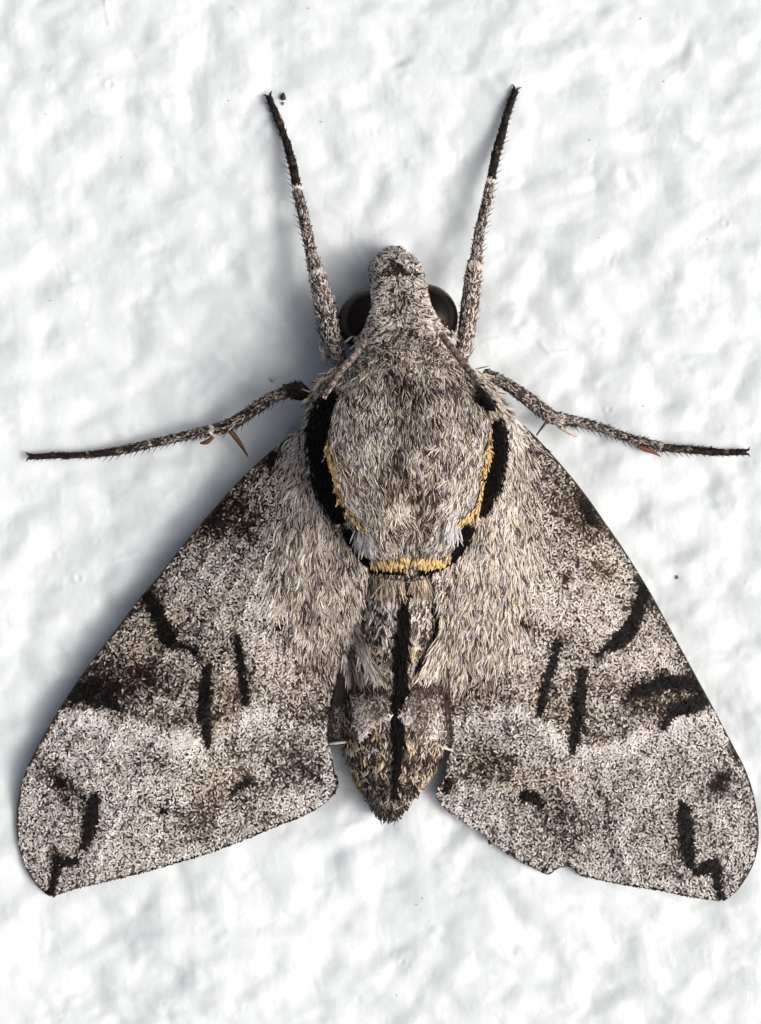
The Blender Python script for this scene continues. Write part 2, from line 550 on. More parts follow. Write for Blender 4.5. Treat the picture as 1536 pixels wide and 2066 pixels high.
for bnd, sgn in zip(WHITE_TUFTS, (1, -1)):
    n = 80
    q = np.array(bnd)
    w = rng.uniform(0, len(bnd) - 1, n)
    x = np.interp(w, range(len(bnd)), q[:, 0]) + rng.normal(0, 5, n)
    y = np.interp(w, range(len(bnd)), q[:, 1]) + rng.normal(0, 7, n) - 8
    a_ = np.radians(90 - 14 * sgn) + rng.normal(0, .3, n)
    r0, t0, n0 = frame(thorax_b.h, x, y, a_)
    c = np.array([[0.64, 0.65, 0.66]]) * rng.uniform(.5, 1.1, n)[:, None]
    blades('white_tuft', thorax, r0, t0, n0, rng.uniform(16, 30, n), rng.uniform(2.2, 3.4, n), c, lift=rng.uniform(.3, .5, n), base=7)

for (x0, y0, rx, ry, ad, tn, cnt) in ((990, 838, 13, 3, 62, .70, 30), (690, 1056, 8, 4, 120, .5, 26), (962, 1041, 9, 4, 70, .62, 26)):
    x = x0 + rng.uniform(-1, 1, cnt) * rx; y = y0 + rng.uniform(-1, 1, cnt) * ry
    r0, t0, n0 = frame(thorax_b.h, x, y, np.radians(ad) + rng.normal(0, .3, cnt))
    blades('pale_tuft', thorax, r0, t0, n0, rng.uniform(10, 18, cnt), 3.0, ramp(tn + rng.uniform(-.3, .2, cnt)) * np.array([1, .92, .76]), lift=.12, base=12)
# --- head scales
def head_fur(body, parent, name, y0, y1, sp, Lf, angf, jit):
    x, y = jitter_grid(700, 930, y0, y1, sp)
    u_ = body.u(x, y)
    k = np.abs(u_) < .97
    x, y, u_ = x[k], y[k], u_[k]
    n = len(x)
    a_ = angf(x, y, u_) + rng.normal(0, jit, n)
    t = Lf(x, y, u_) + np.where(rng.uniform(0, 1, n) < .55, rng.uniform(0, .38, n), rng.uniform(-.55, -.05, n))
    c = ramp(t) * np.array([1.0, 0.98, 0.95])
    r0, t0, n0 = frame(body.h, x, y, a_)
    blades(name, parent, r0, t0, n0, rng.uniform(9, 15, n), rng.uniform(2.1, 3.1, n), c, bend=rng.normal(0, .34, n), lift=rng.uniform(.02, .13, n), droop=.12, prof=(.75, 1, .85, .3))
def L_head(x, y, u):
    return 0.66 - .24 * soft(x, y, [(806, 590, 5), (812, 640, 5), (818, 690, 9)], 16) - .14 * soft(x, y, [(780, 690, 16), (840, 700, 12)], 24) \
        - .12 * soft(x, y, [(806, 602, 5)], 9) + .34 * sstep(.74, .95, np.abs(u)) + .05 * n40(x, y) + .1 * soft(x, y, [(795, 648, 8)], 10)
head_fur(head_b, head, 'head_scales', 558, 716, 2.9, L_head, lambda x, y, u: np.arctan2(0.6, u * 1.3 + .2 * n40(x, y)), .75)
def L_palp(x, y, u):
    return 0.70 - .75 * soft(x, y, [(794, 538, 2), (803, 549, 5), (813, 545, 3)], 5) - .5 * soft(x, y, [(770, 560, 1), (800, 557, 2), (836, 558, 1)], 5) \
        - .55 * sstep(-.86, -.97, u)
head_fur(palp_b, head, 'palp_scales', 499, 572, 2.9, L_palp, lambda x, y, u: np.arctan2(-.5, u * 1.3), .9)
# pale nubs at the antenna bases and the wispy tip of the palps
for x0, y0 in ((727, 683), (893, 672)):
    n = 50
    x = x0 + rng.normal(0, 7, n); y = y0 + rng.normal(0, 9, n)
    r0, t0, n0 = frame(head_b.h, x, y, np.radians(90) + rng.normal(0, .6, n))
    blades('pale_tuft', head, r0, t0, n0, rng.uniform(12, 20, n), 4.5, np.array([[.66, .60, .52]]) * rng.uniform(.6, 1.1, n)[:, None], lift=.2, base=5)
n = 26
x = 793 + rng.normal(0, 6, n); y = 503 + rng.uniform(-2, 6, n)
r0, t0, n0 = frame(palp_b.h, x, y, np.radians(-88) + rng.normal(0, .35, n))
blades('palp_tuft', head, r0, t0, n0, rng.uniform(8, 14, n), 2.8, np.array([[.5, .46, .4]]) * rng.uniform(.4, 1.1, n)[:, None], lift=.0, base=1)

# --- antennae lying back along the shoulders
def antenna(pts):
    o, (C, R, T, sd, up) = tube('antenna', pts, M_skin, moth, (0.20, 0.165, 0.14), 10, 8)
    n = 420
    i = rng.integers(0, len(C), n)
    a = rng.uniform(.05, .95, n) * np.pi
    nrm = np.cos(a)[:, None] * sd[i] + np.sin(a)[:, None] * up[i]
    r0 = C[i] + nrm * R[i][:, None]
    t = .47 + rng.uniform(-.16, .16, n) + .12 * np.sin(i * 1.5)
    blades('antenna_scales', o, r0, T[i] + rng.normal(0, .15, (n, 3)), nrm, rng.uniform(4, 7, n), 2.6, ramp(t) * np.array([1, .96, .95]), lift=.0, base=.1)
antenna([(736, 690, 196, 6), (726, 704, 208, 6.5), (705, 728, 224, 6.5), (688, 748, 234, 6), (670, 776, 242, 5.2), (656, 798, 236, 4)])
antenna([(891, 674, 204, 6), (901, 690, 214, 6.3), (921, 714, 230, 6.3), (940, 739, 242, 6), (956, 759, 250, 5), (966, 770, 248, 4)])

# ------------------------------------------------------------------ wings
def tps(ctrl):
    c = np.array(ctrl, float)
    X = c[:, :2] / 500.0
    d = np.hypot(X[:, None, 0] - X[None, :, 0], X[:, None, 1] - X[None, :, 1])
    K = np.where(d > 0, d * d * np.log(d + 1e-12), 0) + np.eye(len(c)) * 0.004
    Q = np.c_[np.ones(len(c)), X]
    A = np.block([[K, Q], [Q.T, np.zeros((3, 3))]])
    w = np.linalg.solve(A, np.r_[c[:, 2], 0, 0, 0])
    def f(px, py):
        x, y = np.asarray(px) / 500.0, np.asarray(py) / 500.0
        d = np.hypot(x[..., None] - X[:, 0], y[..., None] - X[:, 1])
        v = (np.where(d > 0, d * d * np.log(d + 1e-12), 0) * w[:-3]).sum(-1) + w[-3] + w[-2] * x + w[-1] * y
        return np.maximum(v, 9.0)
    return f

WL_OUT = [(612, 866), (560, 903), (515, 942), (480, 976), (440, 1021), (400, 1067), (360, 1116), (320, 1167), (280, 1214), (240, 1267), (200, 1319), (165, 1366), (135, 1411), (105, 1460),
          (80, 1505), (58, 1548), (44, 1590), (37, 1640), (38, 1690), (48, 1735), (64, 1768), (84, 1793), (103, 1807)]
WL_IN = [(116, 1803), (165, 1788), (250, 1768), (330, 1747), (420, 1720), (500, 1690), (560, 1664), (600, 1649), (640, 1629), (665, 1609), (678, 1588), (676, 1560), (670, 1525), (665, 1492),
         (667, 1440), (675, 1395), (688, 1345), (704, 1310), (722, 1270), (732, 1225), (742, 1180), (745, 1130), (720, 1070), (690, 1000), (670, 940), (650, 880)]
WR_OUT = [(1045, 858), (1068, 872), (1100, 905), (1140, 950), (1180, 1000), (1215, 1050), (1250, 1100), (1285, 1155), (1315, 1205), (1345, 1260), (1375, 1315), (1405, 1370), (1435, 1425),
          (1460, 1473), (1485, 1520), (1505, 1560), (1520, 1610), (1528, 1660), (1528, 1700), (1521, 1735), (1507, 1765), (1490, 1790), (1475, 1805), (1459, 1815)]
WR_IN = [(1440, 1813), (1395, 1808), (1340, 1796), (1270, 1785), (1210, 1773), (1168, 1762), (1155, 1747), (1127, 1748), (1108, 1760), (1094, 1757), (1050, 1736), (1002, 1706), (987, 1705),
         (978, 1682), (950, 1668), (905, 1638), (882, 1608), (886, 1582), (900, 1560), (904, 1530), (912, 1498), (906, 1450), (906, 1400), (899, 1340), (892, 1290), (882, 1230), (876, 1180),
         (872, 1130), (915, 1070), (950, 1000), (980, 940), (1005, 880)]
def with_veins(f, root, ends):
    st = [[(root[0] + (ex - root[0]) * .25, root[1] + (ey - root[1]) * .25, 0.0), (ex, ey, 0.0)] for ex, ey in ends]
    def g(px, py):
        px, py = np.asarray(px, float), np.asarray(py, float)
        h = f(px, py)
        for k in st:
            h = h + 2.2 * np.exp(-(stroke_d(px, py, k) / 7.0) ** 2)
        return h
    return g
HL = tps([(620, 872, 124), (560, 905, 94), (440, 1021, 70), (280, 1214, 56), (135, 1411, 44), (70, 1520, 40), (40, 1600, 22), (38, 1690, 14), (103, 1806, 11), (330, 1747, 15), (560, 1664, 24),
          (670, 1600, 34), (668, 1500, 62), (690, 1345, 118), (725, 1230, 172), (740, 1130, 200), (690, 1010, 190), (650, 900, 150), (450, 1300, 110), (350, 1500, 78), (220, 1620, 44), (540, 1450, 92), (550, 1100, 146)])
HR = tps([(1040, 866, 130), (1100, 905, 110), (1215, 1050, 94), (1315, 1205, 84), (1435, 1425, 62), (1490, 1535, 40), (1524, 1630, 22), (1526, 1700, 14), (1459, 1813, 11), (1270, 1783, 15), (1050, 1734, 18),
          (905, 1636, 26), (885, 1600, 34), (908, 1500, 64), (903, 1345, 120), (893, 1230, 172), (895, 1130, 200), (945, 1010, 190), (1000, 900, 155), (1150, 1300, 108), (1240, 1500, 76), (1370, 1630, 44), (1030, 1450, 92), (1090, 1090, 144)])

BLACK_L = [
    [(300, 1203, 7), (316, 1228, 11), (328, 1262, 11), (345, 1290, 15), (352, 1300, 8)], [(357, 1298, 4), (390, 1312, 2), (407, 1330, 1.5)],
    [(479, 1285, 4), (485, 1330, 6), (494, 1390, 6), (497, 1416, 3)],
    [(421, 1347, 5), (415, 1390, 9), (414, 1440, 10), (419, 1490, 5), (421, 1508, 2)],
    [(150, 1406, 5), (170, 1398, 12), (190, 1388, 10), (215, 1395, 9), (238, 1385, 6)], [(200, 1414, 6), (228, 1420, 8), (240, 1428, 4)],
    [(192, 1608, 7), (187, 1640, 11), (180, 1680, 11), (168, 1710, 4)], [(162, 1602, 2), (182, 1622, 3)],
    [(116, 1730, 6), (130, 1739, 7), (156, 1737, 4)], [(116, 1732, 6), (112, 1776, 4), (100, 1806, 5)],
    [(469, 1598, 3), (485, 1584, 4), (505, 1575, 4)], [(330, 1637, 5)], [(553, 915, 4), (550, 935, 6)], [(560, 1268, 3), (570, 1265, 2)],
    [(116, 1570, 1), (130, 1580, 3)]]
SOFT_L = [  # (stroke, fall, change of tone)
    ([(455, 1040, 18), (500, 1060, 14)], 34, -.30), ([(500, 985, 12), (420, 1060, 8)], 24, -.14), ([(560, 905, 5), (440, 1021, 5), (280, 1214, 5), (135, 1411, 6)], 16, -.20),
    ([(175, 1385, 22), (250, 1375, 22), (295, 1370, 10)], 28, -.34), ([(300, 1330, 30), (380, 1400, 40), (450, 1390, 30)], 45, -.11),
    ([(320, 1200, 10), (300, 1195, 14)], 20, -.22), ([(400, 1260, 10), (440, 1300, 10), (480, 1290, 8)], 20, -.16),
    ([(68, 1530, 5), (128, 1580, 8), (160, 1620, 6)], 16, -.28), ([(385, 1164, 5)], 9, -.3), ([(553, 1270, 6)], 12, -.22), ([(410, 1650, 20)], 22, -.24), ([(592, 1545, 26), (620, 1560, 14)], 34, -.26), ([(500, 1600, 10), (440, 1610, 10)], 24, -.10),
    ([(440, 1510, 20), (560, 1500, 30)], 40, -.06), ([(620, 1440, 30), (640, 1380, 20)], 34, -.10), ([(105, 1750, 3), (110, 1700, 3), (150, 1640, 4)], 12, -.10),
    ([(140, 1440, 8), (195, 1452, 10), (240, 1466, 8), (290, 1468, 8), (345, 1492, 10), (400, 1488, 14), (450, 1470, 10)], 14, .17), ([(470, 1462, 8), (500, 1440, 12), (540, 1430, 10)], 14, .17),
    ([(385, 1500, 16), (360, 1530, 8)], 20, .12), ([(400, 1200, 30), (480, 1240, 30)], 40, .09), ([(430, 1120, 20)], 30, .06), ([(545, 1340, 14), (520, 1300, 10)], 30, .12),
    ([(620, 1000, 20), (590, 1120, 20), (560, 1240, 18)], 40, .12), ([(250, 1600, 30), (260, 1690, 40)], 50, .03), ([(600, 1610, 14), (650, 1590, 10)], 22, .10), ([(510, 1200, 8), (555, 1250, 8)], 22, .08)]
BLACK_R = [
    [(1300, 1180, 8), (1296, 1205, 9), (1284, 1232, 9)], [(1284, 1244, 10), (1270, 1268, 13), (1250, 1292, 13), (1222, 1306, 4)], [(1222, 1306, 3), (1204, 1327, 1.5)],
    [(1126, 1297, 5), (1115, 1335, 6), (1102, 1378, 6), (1089, 1438, 3)],
    [(1174, 1353, 6), (1171, 1400, 9), (1165, 1445, 10), (1158, 1490, 7), (1155, 1517, 2)],
    [(1280, 1396, 6), (1310, 1387, 8), (1340, 1374, 12), (1375, 1378, 10), (1410, 1382, 10), (1424, 1402, 9), (1405, 1420, 11), (1370, 1432, 8), (1348, 1442, 7), (1338, 1468, 3)],
    [(1378, 1626, 8), (1382, 1655, 13), (1385, 1690, 11), (1391, 1725, 9), (1393, 1745, 4)],
    [(1404, 1757, 5), (1425, 1750, 11), (1442, 1746, 11)], [(1446, 1752, 8), (1445, 1785, 5), (1458, 1811, 5)],
    [(1056, 1605, 7), (1078, 1606, 7), (1090, 1620, 4)], [(900, 1592, 5), (905, 1580, 8)], [(1054, 1256, 4), (1066, 1264, 3)],
    [(1460, 1568, 5), (1445, 1585, 5)], [(1180, 1022, 8), (1192, 1050, 6)], [(1484, 1515, 3), (1488, 1530, 3)]]
SOFT_R = [
    ([(1140, 1005, 12), (1165, 1025, 16), (1185, 1050, 14)], 28, -.28), ([(1150, 1130, 8), (1160, 1150, 10)], 18, -.16), ([(1084, 910, 6), (1078, 940, 5), (1100, 950, 4)], 14, -.28), ([(1100, 905, 3), (1215, 1050, 3), (1315, 1205, 4), (1435, 1425, 4)], 12, -.20),
    ([(1305, 1190, 14), (1290, 1225, 10)], 16, -.25), ([(1290, 1400, 12), (1350, 1400, 20), (1405, 1405, 18)], 22, -.28), ([(1260, 1420, 30), (1200, 1440, 20), (1130, 1420, 20)], 40, -.10),
    ([(1195, 1320, 10), (1150, 1290, 10), (1100, 1285, 10)], 20, -.15), ([(1143, 1162, 5)], 9, -.3), ([(1054, 1256, 6)], 10, -.22), ([(1215, 1150, 8)], 14, -.2), ([(970, 1546, 22), (1018, 1537, 10)], 24, -.25), ([(1150, 1680, 24), (1120, 1650, 12)], 32, -.20),
    ([(1230, 1665, 8)], 16, -.18), ([(1247, 1603, 12)], 22, -.16), ([(1467, 1560, 6), (1441, 1592, 8)], 14, -.25), ([(1420, 1650, 8), (1440, 1600, 8)], 24, -.10), ([(990, 1690, 6)], 14, -.15),
    ([(1000, 1450, 10), (980, 1400, 20), (930, 1420, 20)], 30, -.10), ([(1390, 1760, 6), (1370, 1700, 6)], 14, -.16),
    ([(1005, 1432, 10), (1060, 1432, 8)], 14, .18), ([(1105, 1468, 10), (1135, 1490, 8)], 12, .17), ([(1190, 1515, 12), (1240, 1520, 12), (1300, 1475, 10), (1350, 1458, 10)], 16, .13), ([(1375, 1445, 8), (1400, 1436, 8), (1450, 1450, 8), (1468, 1490, 5)], 12, .18),
    ([(1150, 1200, 30), (1190, 1260, 24)], 40, .07), ([(1020, 1000, 20), (1040, 1100, 20), (1060, 1220, 20), (1040, 1330, 16)], 40, .12), ([(1250, 1090, 10), (1270, 1140, 8)], 18, .10), ([(1230, 1300, 30), (1300, 1330, 30)], 40, .06),
    ([(1180, 1740, 20), (1290, 1740, 30)], 40, .05), ([(930, 1620, 12), (1000, 1650, 16)], 26, .08)]

HL = with_veins(HL, (640, 850), [(45, 1590), (60, 1750), (165, 1785), (290, 1755), (420, 1715), (540, 1670), (650, 1610)])
HR = with_veins(HR, (1010, 850), [(1520, 1620), (1505, 1755), (1390, 1805), (1270, 1780), (1150, 1740), (1040, 1725), (920, 1640)])
def sheet(name, poly, hf, thick, parent, colf, cell=16, mat=None):
    poly = np.asarray(poly)
    n = len(poly)
    gx, gy = np.meshgrid(np.arange(poly[:, 0].min(), poly[:, 0].max(), cell), np.arange(poly[:, 1].min(), poly[:, 1].max(), cell))
    gx, gy = gx.ravel(), gy.ravel()
    k = in_poly(gx, gy, poly)
    gx, gy = gx[k], gy[k]
    d = np.min(np.hypot(gx[:, None] - poly[None, :, 0], gy[:, None] - poly[None, :, 1]), 1)
    gx, gy = gx[d > cell * .5], gy[d > cell * .5]
    pts = [Vector((a, b_)) for a, b_ in poly] + [Vector((a, b_)) for a, b_ in zip(gx, gy)]
    edges = [(i, (i + 1) % n) for i in range(n)]
    vs, es, fs, *_ = delaunay_2d_cdt(pts, edges, [], 1, 1e-5)
    v2 = np.array([(v.x, v.y) for v in vs])
    m = len(v2)
    h = hf(v2[:, 0], v2[:, 1])
    top = P(v2[:, 0], v2[:, 1], h)
    bot = P(v2[:, 0], v2[:, 1], h - thick)
    F = []
    cnt = {}
    for f in fs:
        f = list(f)
        a, b_, c = (v2[i] for i in f[:3])
        if (b_[0] - a[0]) * (c[1] - a[1]) - (b_[1] - a[1]) * (c[0] - a[0]) > 0:
            f = f[::-1]
        F.append(tuple(f))
        F.append(tuple(i + m for i in f[::-1]))
        for i, j in zip(f, f[1:] + f[:1]):
            cnt[(i, j)] = cnt.get((i, j), 0) + 1
    for (i, j) in cnt:
        if (j, i) not in cnt:
            F.append((j, i, i + m, j + m))
    col = np.r_[colf(v2[:, 0], v2[:, 1]), colf(v2[:, 0], v2[:, 1])]
    return mesh_obj(name, np.r_[top, bot], F, mat or M_skin, parent, col, smooth=False)

SCAL_L = np.array([(60, 1530), (100, 1480), (130, 1438), (165, 1426), (200, 1437), (225, 1464), (250, 1458), (280, 1450), (320, 1468), (350, 1492), (370, 1475), (395, 1488), (412, 1512), (430, 1490), (455, 1472), (475, 1450),
                   (500, 1436), (530, 1428), (560, 1442), (600, 1452), (680, 1470)], float)
SCAL_R = np.array([(880, 1450), (960, 1442), (1000, 1426), (1040, 1420), (1070, 1438), (1090, 1452), (1112, 1464), (1130, 1482), (1155, 1518), (1175, 1500), (1200, 1512), (1230, 1500), (1260, 1490), (1290, 1466), (1320, 1472), (1345, 1466),
                   (1360, 1440), (1385, 1432), (1410, 1437), (1430, 1416), (1450, 1426), (1500, 1500)], float)
def wing(OUT, IN, hf, BLK, SFT, root, sgn, fur_stroke, yellow):
    e = smooth_poly(OUT + IN, 4)
    m = len(OUT) * 4
    edge = e.copy()
    w = forewing = sheet('forewing', edge, hf, 3.0, moth, flat_col((0.030, 0.022, 0.018)))
    q = e[:m - 3]
    tube('wing_edge', [(a, b_, float(hf(np.array([a]), np.array([b_]))[0]) - 1.5, 2.6) for a, b_ in q[::2]], M_skin, w, (0.035, 0.027, 0.023), 6, 1)
    # scales: they lie end to end in small winding rows
    x, y = jitter_grid(edge[:, 0].min(), edge[:, 0].max(), edge[:, 1].min(), edge[:, 1].max(), 3.25)
    k = in_poly(x, y, edge)
    x, y = x[k], y[k]
    # leave off what lies under the thorax
    k = ~((np.abs(thorax_b.u(x, y)) < .93) & (y < 1140) & (y > 690))
    x, y = x[k], y[k]
    n = len(x)
    xx, yy = x + rng.normal(0, 1.3, n), y + rng.normal(0, 1.3, n)
    furry = np.clip(soft(x, y, fur_stroke, 42), 0, 1)
    L = 0.552 + .035 * n90(x, y) + .045 * n40(x, y) + .045 * n18(x, y) + .02 * n200(x, y)
    for st, fall, amt in SFT:
        L = L + (0.82 if amt < 0 else .9) * amt * soft(xx, yy, st, fall)
    L = L - .15 * np.exp(-(np.maximum(np.min([stroke_d(xx, yy, st) for st in BLK], 0), 0) / 9.0) ** 2)
    sc = SCAL_L if sgn > 0 else SCAL_R
    ds = yy + 5 * n18(x + 33, y) - np.interp(xx, sc[:, 0], sc[:, 1])
    below = sstep(-4, 4, ds)
    L = L + below * (.13 * np.exp(-(ds / 42.0) ** 2) + .015) - (1 - below) * .10 * np.exp(-(ds / 55.0) ** 2)
    row = nrow(x, y)
    gx, gy = nrow(x + 1, y) - nrow(x - 1, y), nrow(x, y + 1) - nrow(x, y - 1)
    t = .485 + (L - .535) * .75 + .28 * np.tanh(1.7 * (row + (L - .535) * 2.0 + .12)) + rng.normal(0, .085, n)
    col = ramp(t)
    pink = np.clip(.5 + .5 * n90(x + 900, y + 100), 0, 1)[:, None]
    col = col * (1 - pink * np.array([0.0, .02, .03])) * np.array([0.985, .985, .96])
    col = col * (1 + below[:, None] * np.array([-.025, .0, .045]))
    yl = np.zeros(n)
    for st, fall in yellow:
        yl = np.maximum(yl, soft(xx, yy, st, fall))
    yl = (yl * rng.uniform(0, 1, n))[:, None]
    col = col * (1 - yl * np.array([0.0, .07, .24]))
    blk = np.min([stroke_d(xx, yy, st) for st in BLK], 0) + .6 * n18(x + 50, y) - .8
    bm = blk < 0
    col[bm] = np.array([0.0032, 0.0028, 0.0028]) * rng.uniform(.5, 1.6, bm.sum())[:, None]
    near = (blk >= 0) & (blk < 4) & (rng.uniform(0, 1, n) < .4)
    col[near] *= .15
    a = np.arctan2(gx, -gy) + rng.normal(0, .3, n)
    a = np.where(np.cos(a - np.arctan2(y - root[1], x - root[0])) < 0, a + np.pi, a)
    Ls = rng.uniform(5.0, 8.0, n)
    Ws = rng.uniform(2.5, 3.5, n)
    keep = (rng.uniform(0, 1, n) < (1 - .55 * furry)) | bm
    keep &= in_poly(x + np.cos(a) * Ls * .5, y + np.sin(a) * Ls * .5, edge) & in_poly(x - np.cos(a) * 4, y - np.sin(a) * 4, edge)
    r0, t0, n0 = frame(hf, x, y, a)
    lift = rng.uniform(.02, .14, n)
    lift[bm] = rng.uniform(.1, .3, bm.sum())
    hi = (1.6 + 1.1 * np.tanh(row) + rng.uniform(-.5, .5, n))
    hi[bm] = rng.uniform(3, 4.5, bm.sum())
    kk = keep
    blades('wing_scales', w, (r0 + n0 * hi[:, None] - t0 * Ls[:, None] * .4)[kk], t0[kk], n0[kk], Ls[kk], Ws[kk], col[kk], bend=rng.normal(0, .15, kk.sum()), lift=lift[kk], prof=(.7, 1, 1, .6), base=.2)
    # long pale fur over the wing base and along the inner edge
    k = (rng.uniform(0, 1, n) < furry * .85) & ~bm & ~near
    xf, yf = x[k], y[k]
    nf = len(xf)
    a = np.arctan2(yf - root[1] + 60, xf - root[0]) + rng.normal(0, .16, nf) + .25 * n40(xf, yf)
    # near the abdomen the fur sweeps along the body
    inn = sstep(150, 60, np.abs(xf - 808))
    a = a * (1 - inn) + (np.pi / 2 - sgn * .18 + rng.normal(0, .2, nf)) * inn
    Lf = .685 + .05 * n40(xf, yf) + .06 * n90(xf, yf)
    for st, fall, amt in SFT:
        Lf = Lf + .6 * amt * soft(xf, yf, st, fall)
    t = Lf + np.where(rng.uniform(0, 1, nf) < .57, rng.uniform(-.06, .28, nf), rng.uniform(-.54, -.12, nf))
    c = ramp(t)
    wm = np.clip(.5 + .4 * n40(xf + 70, yf), 0, 1)[:, None]
    c = c * (1 - wm * np.array([0.0, .08, .20])) * np.array([.99, .985, .97])
    r0, t0, n0 = frame(hf, xf, yf, a)
    blades('wing_fur', w, r0 - t0 * 8, t0, n0, rng.uniform(15, 26, nf), rng.uniform(1.5, 2.4, nf), c, bend=rng.normal(0, .10, nf), lift=rng.uniform(.05, .16, nf), droop=.08, base=3.0, prof=(.6, 1, .8, .15))
    # short dark fringe along the outer margin
    fr = e[m - 2: m + 11 * 4]
    seg = np.linspace(0, len(fr) - 1.01, 420)
    i = seg.astype(int); f = seg - i
    xf = fr[i, 0] * (1 - f) + fr[i + 1, 0] * f
    yf = fr[i, 1] * (1 - f) + fr[i + 1, 1] * f
    nf = len(xf)
    a = np.pi / 2 + sgn * .35 + rng.normal(0, .3, nf)
    r0, t0, n0 = frame(hf, xf, yf, a)
    tone = .30 + .5 * np.sin(seg * 2.3 + 2 * n40(xf, yf)) + rng.uniform(-.15, .15, nf)
    blades('wing_fringe', w, r0 - t0 * 6, t0, n0, rng.uniform(7, 11, nf), 5.0, ramp(tone * .6), lift=0, base=.5)
    return w

fw_l = wing(WL_OUT, WL_IN, HL, BLACK_L, SOFT_L, (640, 850), 1, [(630, 930, 22), (640, 1020, 26), (635, 1120, 45), (650, 1230, 55), (680, 1310, 26)],
            [([(330, 1270, 20), (290, 1300, 14)], 30), ([(450, 1400, 20), (440, 1460, 10)], 24), ([(460, 1560, 20), (420, 1590, 20)], 30), ([(480, 1010, 20)], 30)])
fw_r = wing(WR_OUT, WR_IN, HR, BLACK_R, SOFT_R, (1010, 850), -1, [(1020, 930, 20), (1005, 1020, 28), (1000, 1120, 50), (980, 1230, 55), (950, 1310, 40)],
            [([(1370, 1402, 14), (1310, 1415, 16)], 16), ([(1095, 1420, 12), (1140, 1440, 12)], 20), ([(1085, 1390, 8)], 14), ([(970, 1540, 20), (1080, 1590, 14)], 26), ([(1130, 1560, 14)], 20), ([(1170, 1000, 20), (1215, 1150, 10)], 24)])

# ------------------------------------------------------------------ hindwing corners and folded inner flaps beside the abdomen
def patch(name, poly, hf, parent, dark, Lf, sp=3.1, ang=1.57, jit=.7, n_len=(6, 11), cell=10):
    poly = smooth_poly(poly, 4)
    o = sheet(name, poly, hf, 2.5, parent, flat_col(dark), cell)
    x, y = jitter_grid(poly[:, 0].min(), poly[:, 0].max(), poly[:, 1].min(), poly[:, 1].max(), sp)
    k = in_poly(x, y, poly)
    x, y = x[k], y[k]
    t = Lf(x, y) - .02 + .2 * np.tanh(1.6 * nrow(x * .9, y * .9)) + rng.uniform(-.2, .16, len(x))
    k = t > .14
    x, y, t = x[k], y[k], t[k]
    r0, t0, n0 = frame(hf, x, y, ang + rng.normal(0, jit, len(x)))
    blades(name + '_scales', o, r0 - t0 * 5, t0, n0, rng.uniform(*n_len, len(x)), rng.uniform(2.3, 3.4, len(x)), ramp(t) * np.array([1, .97, .95]), bend=rng.normal(0, .25, len(x)), lift=.12, base=1.0)
    return o
hind_h = lambda x, y: 128 - (y - 1340) * 0.36 + 0 * x
patch('hindwing', [(690, 1335), (676, 1395), (664, 1460), (664, 1502), (690, 1500), (712, 1498), (716, 1440), (712, 1395), (700, 1350)], hind_h, moth, (0.012, 0.009, 0.008),
      lambda x, y: -.05 + .55 * soft(x, y, [(692, 1440, 8), (694, 1480, 10)], 10))
patch('hindwing', [(903, 1345), (909, 1400), (911, 1450), (914, 1503), (890, 1505), (866, 1500), (880, 1440), (888, 1380)], hind_h, moth, (0.030, 0.018, 0.014),
      lambda x, y: .10 + .30 * soft(x, y, [(895, 1480, 6)], 12))
flap_h = lambda x, y: np.maximum(abdomen_b.h(x, y), 60) + 9.0
patch('inner_flap', [(716, 1390), (745, 1384), (776, 1388), (786, 1415), (791, 1446), (775, 1455), (756, 1463), (742, 1483), (730, 1495), (722, 1490), (712, 1440)], flap_h, moth, (0.022, 0.018, 0.016),
      lambda x, y: .44 + .32 * soft(x, y, [(722, 1420, 5), (735, 1460, 10), (734, 1490, 6)], 10) + .35 * soft(x, y, [(788, 1447, 3), (756, 1463, 3), (734, 1492, 4)], 5) - .35 * soft(x, y, [(720, 1388, 6), (776, 1390, 5)], 8))
patch('inner_flap', [(832, 1395), (860, 1386), (897, 1384), (905, 1440), (900, 1498), (882, 1497), (868, 1494), (850, 1497), (830, 1470), (814, 1457), (803, 1444), (816, 1418)], flap_h, moth, (0.024, 0.018, 0.016),
      lambda x, y: .42 + .3 * soft(x, y, [(806, 1445, 4), (820, 1452, 6)], 8) + .28 * soft(x, y, [(885, 1450, 8), (876, 1490, 8)], 12) - .25 * soft(x, y, [(845, 1392, 6), (895, 1386, 6)], 8))
for pts in ([(664, 1501, 84, 2), (680, 1499, 92, 3), (708, 1496, 100, 2)], [(880, 1500, 96, 2.5), (896, 1508, 88, 3), (914, 1515, 74, 2)], [(848, 1494, 132, 3), (858, 1498, 130, 4), (868, 1492, 128, 2)]):
    tube('pale_vein', pts, M_skin, moth, (.62, .58, .55), 6, 4)

# ------------------------------------------------------------------ abdomen
x, y = jitter_grid(680, 915, 1120, 1662, 3.7)
u_ = abdomen_b.u(x, y)
k = (np.abs(u_) < .985) & (y < 1650) & ~((np.abs(thorax_b.u(x, y)) < .9) & (y < 1130))
x, y, u_ = x[k], y[k], u_[k]
n = len(x)
STRIPE = [(820, 1184, 5), (816, 1230, 7), (811, 1290, 11), (808, 1342, 11), (806, 1407, 14), (799, 1441, 9), (806, 1485, 11), (803, 1525, 7), (799, 1566, 4), (797, 1600, 1)]
L = .52 - .2 * soft(x, y, [(820, 1165, 16)], 20) - .10 * sstep(1420, 1500, y) - .1 * sstep(1590, 1640, y) + .06 * n40(x, y) + .05 * n18(x, y) + .12 * soft(x, y, [(760, 1195, 20), (870, 1190, 20)], 22)
L = L + .09 * np.sin((y - 1180) / 52.0 * 2 * np.pi) 
L = L - .12 * soft(x, y, [(790, 1600, 40)], 20) * (np.abs(u_) > .0)
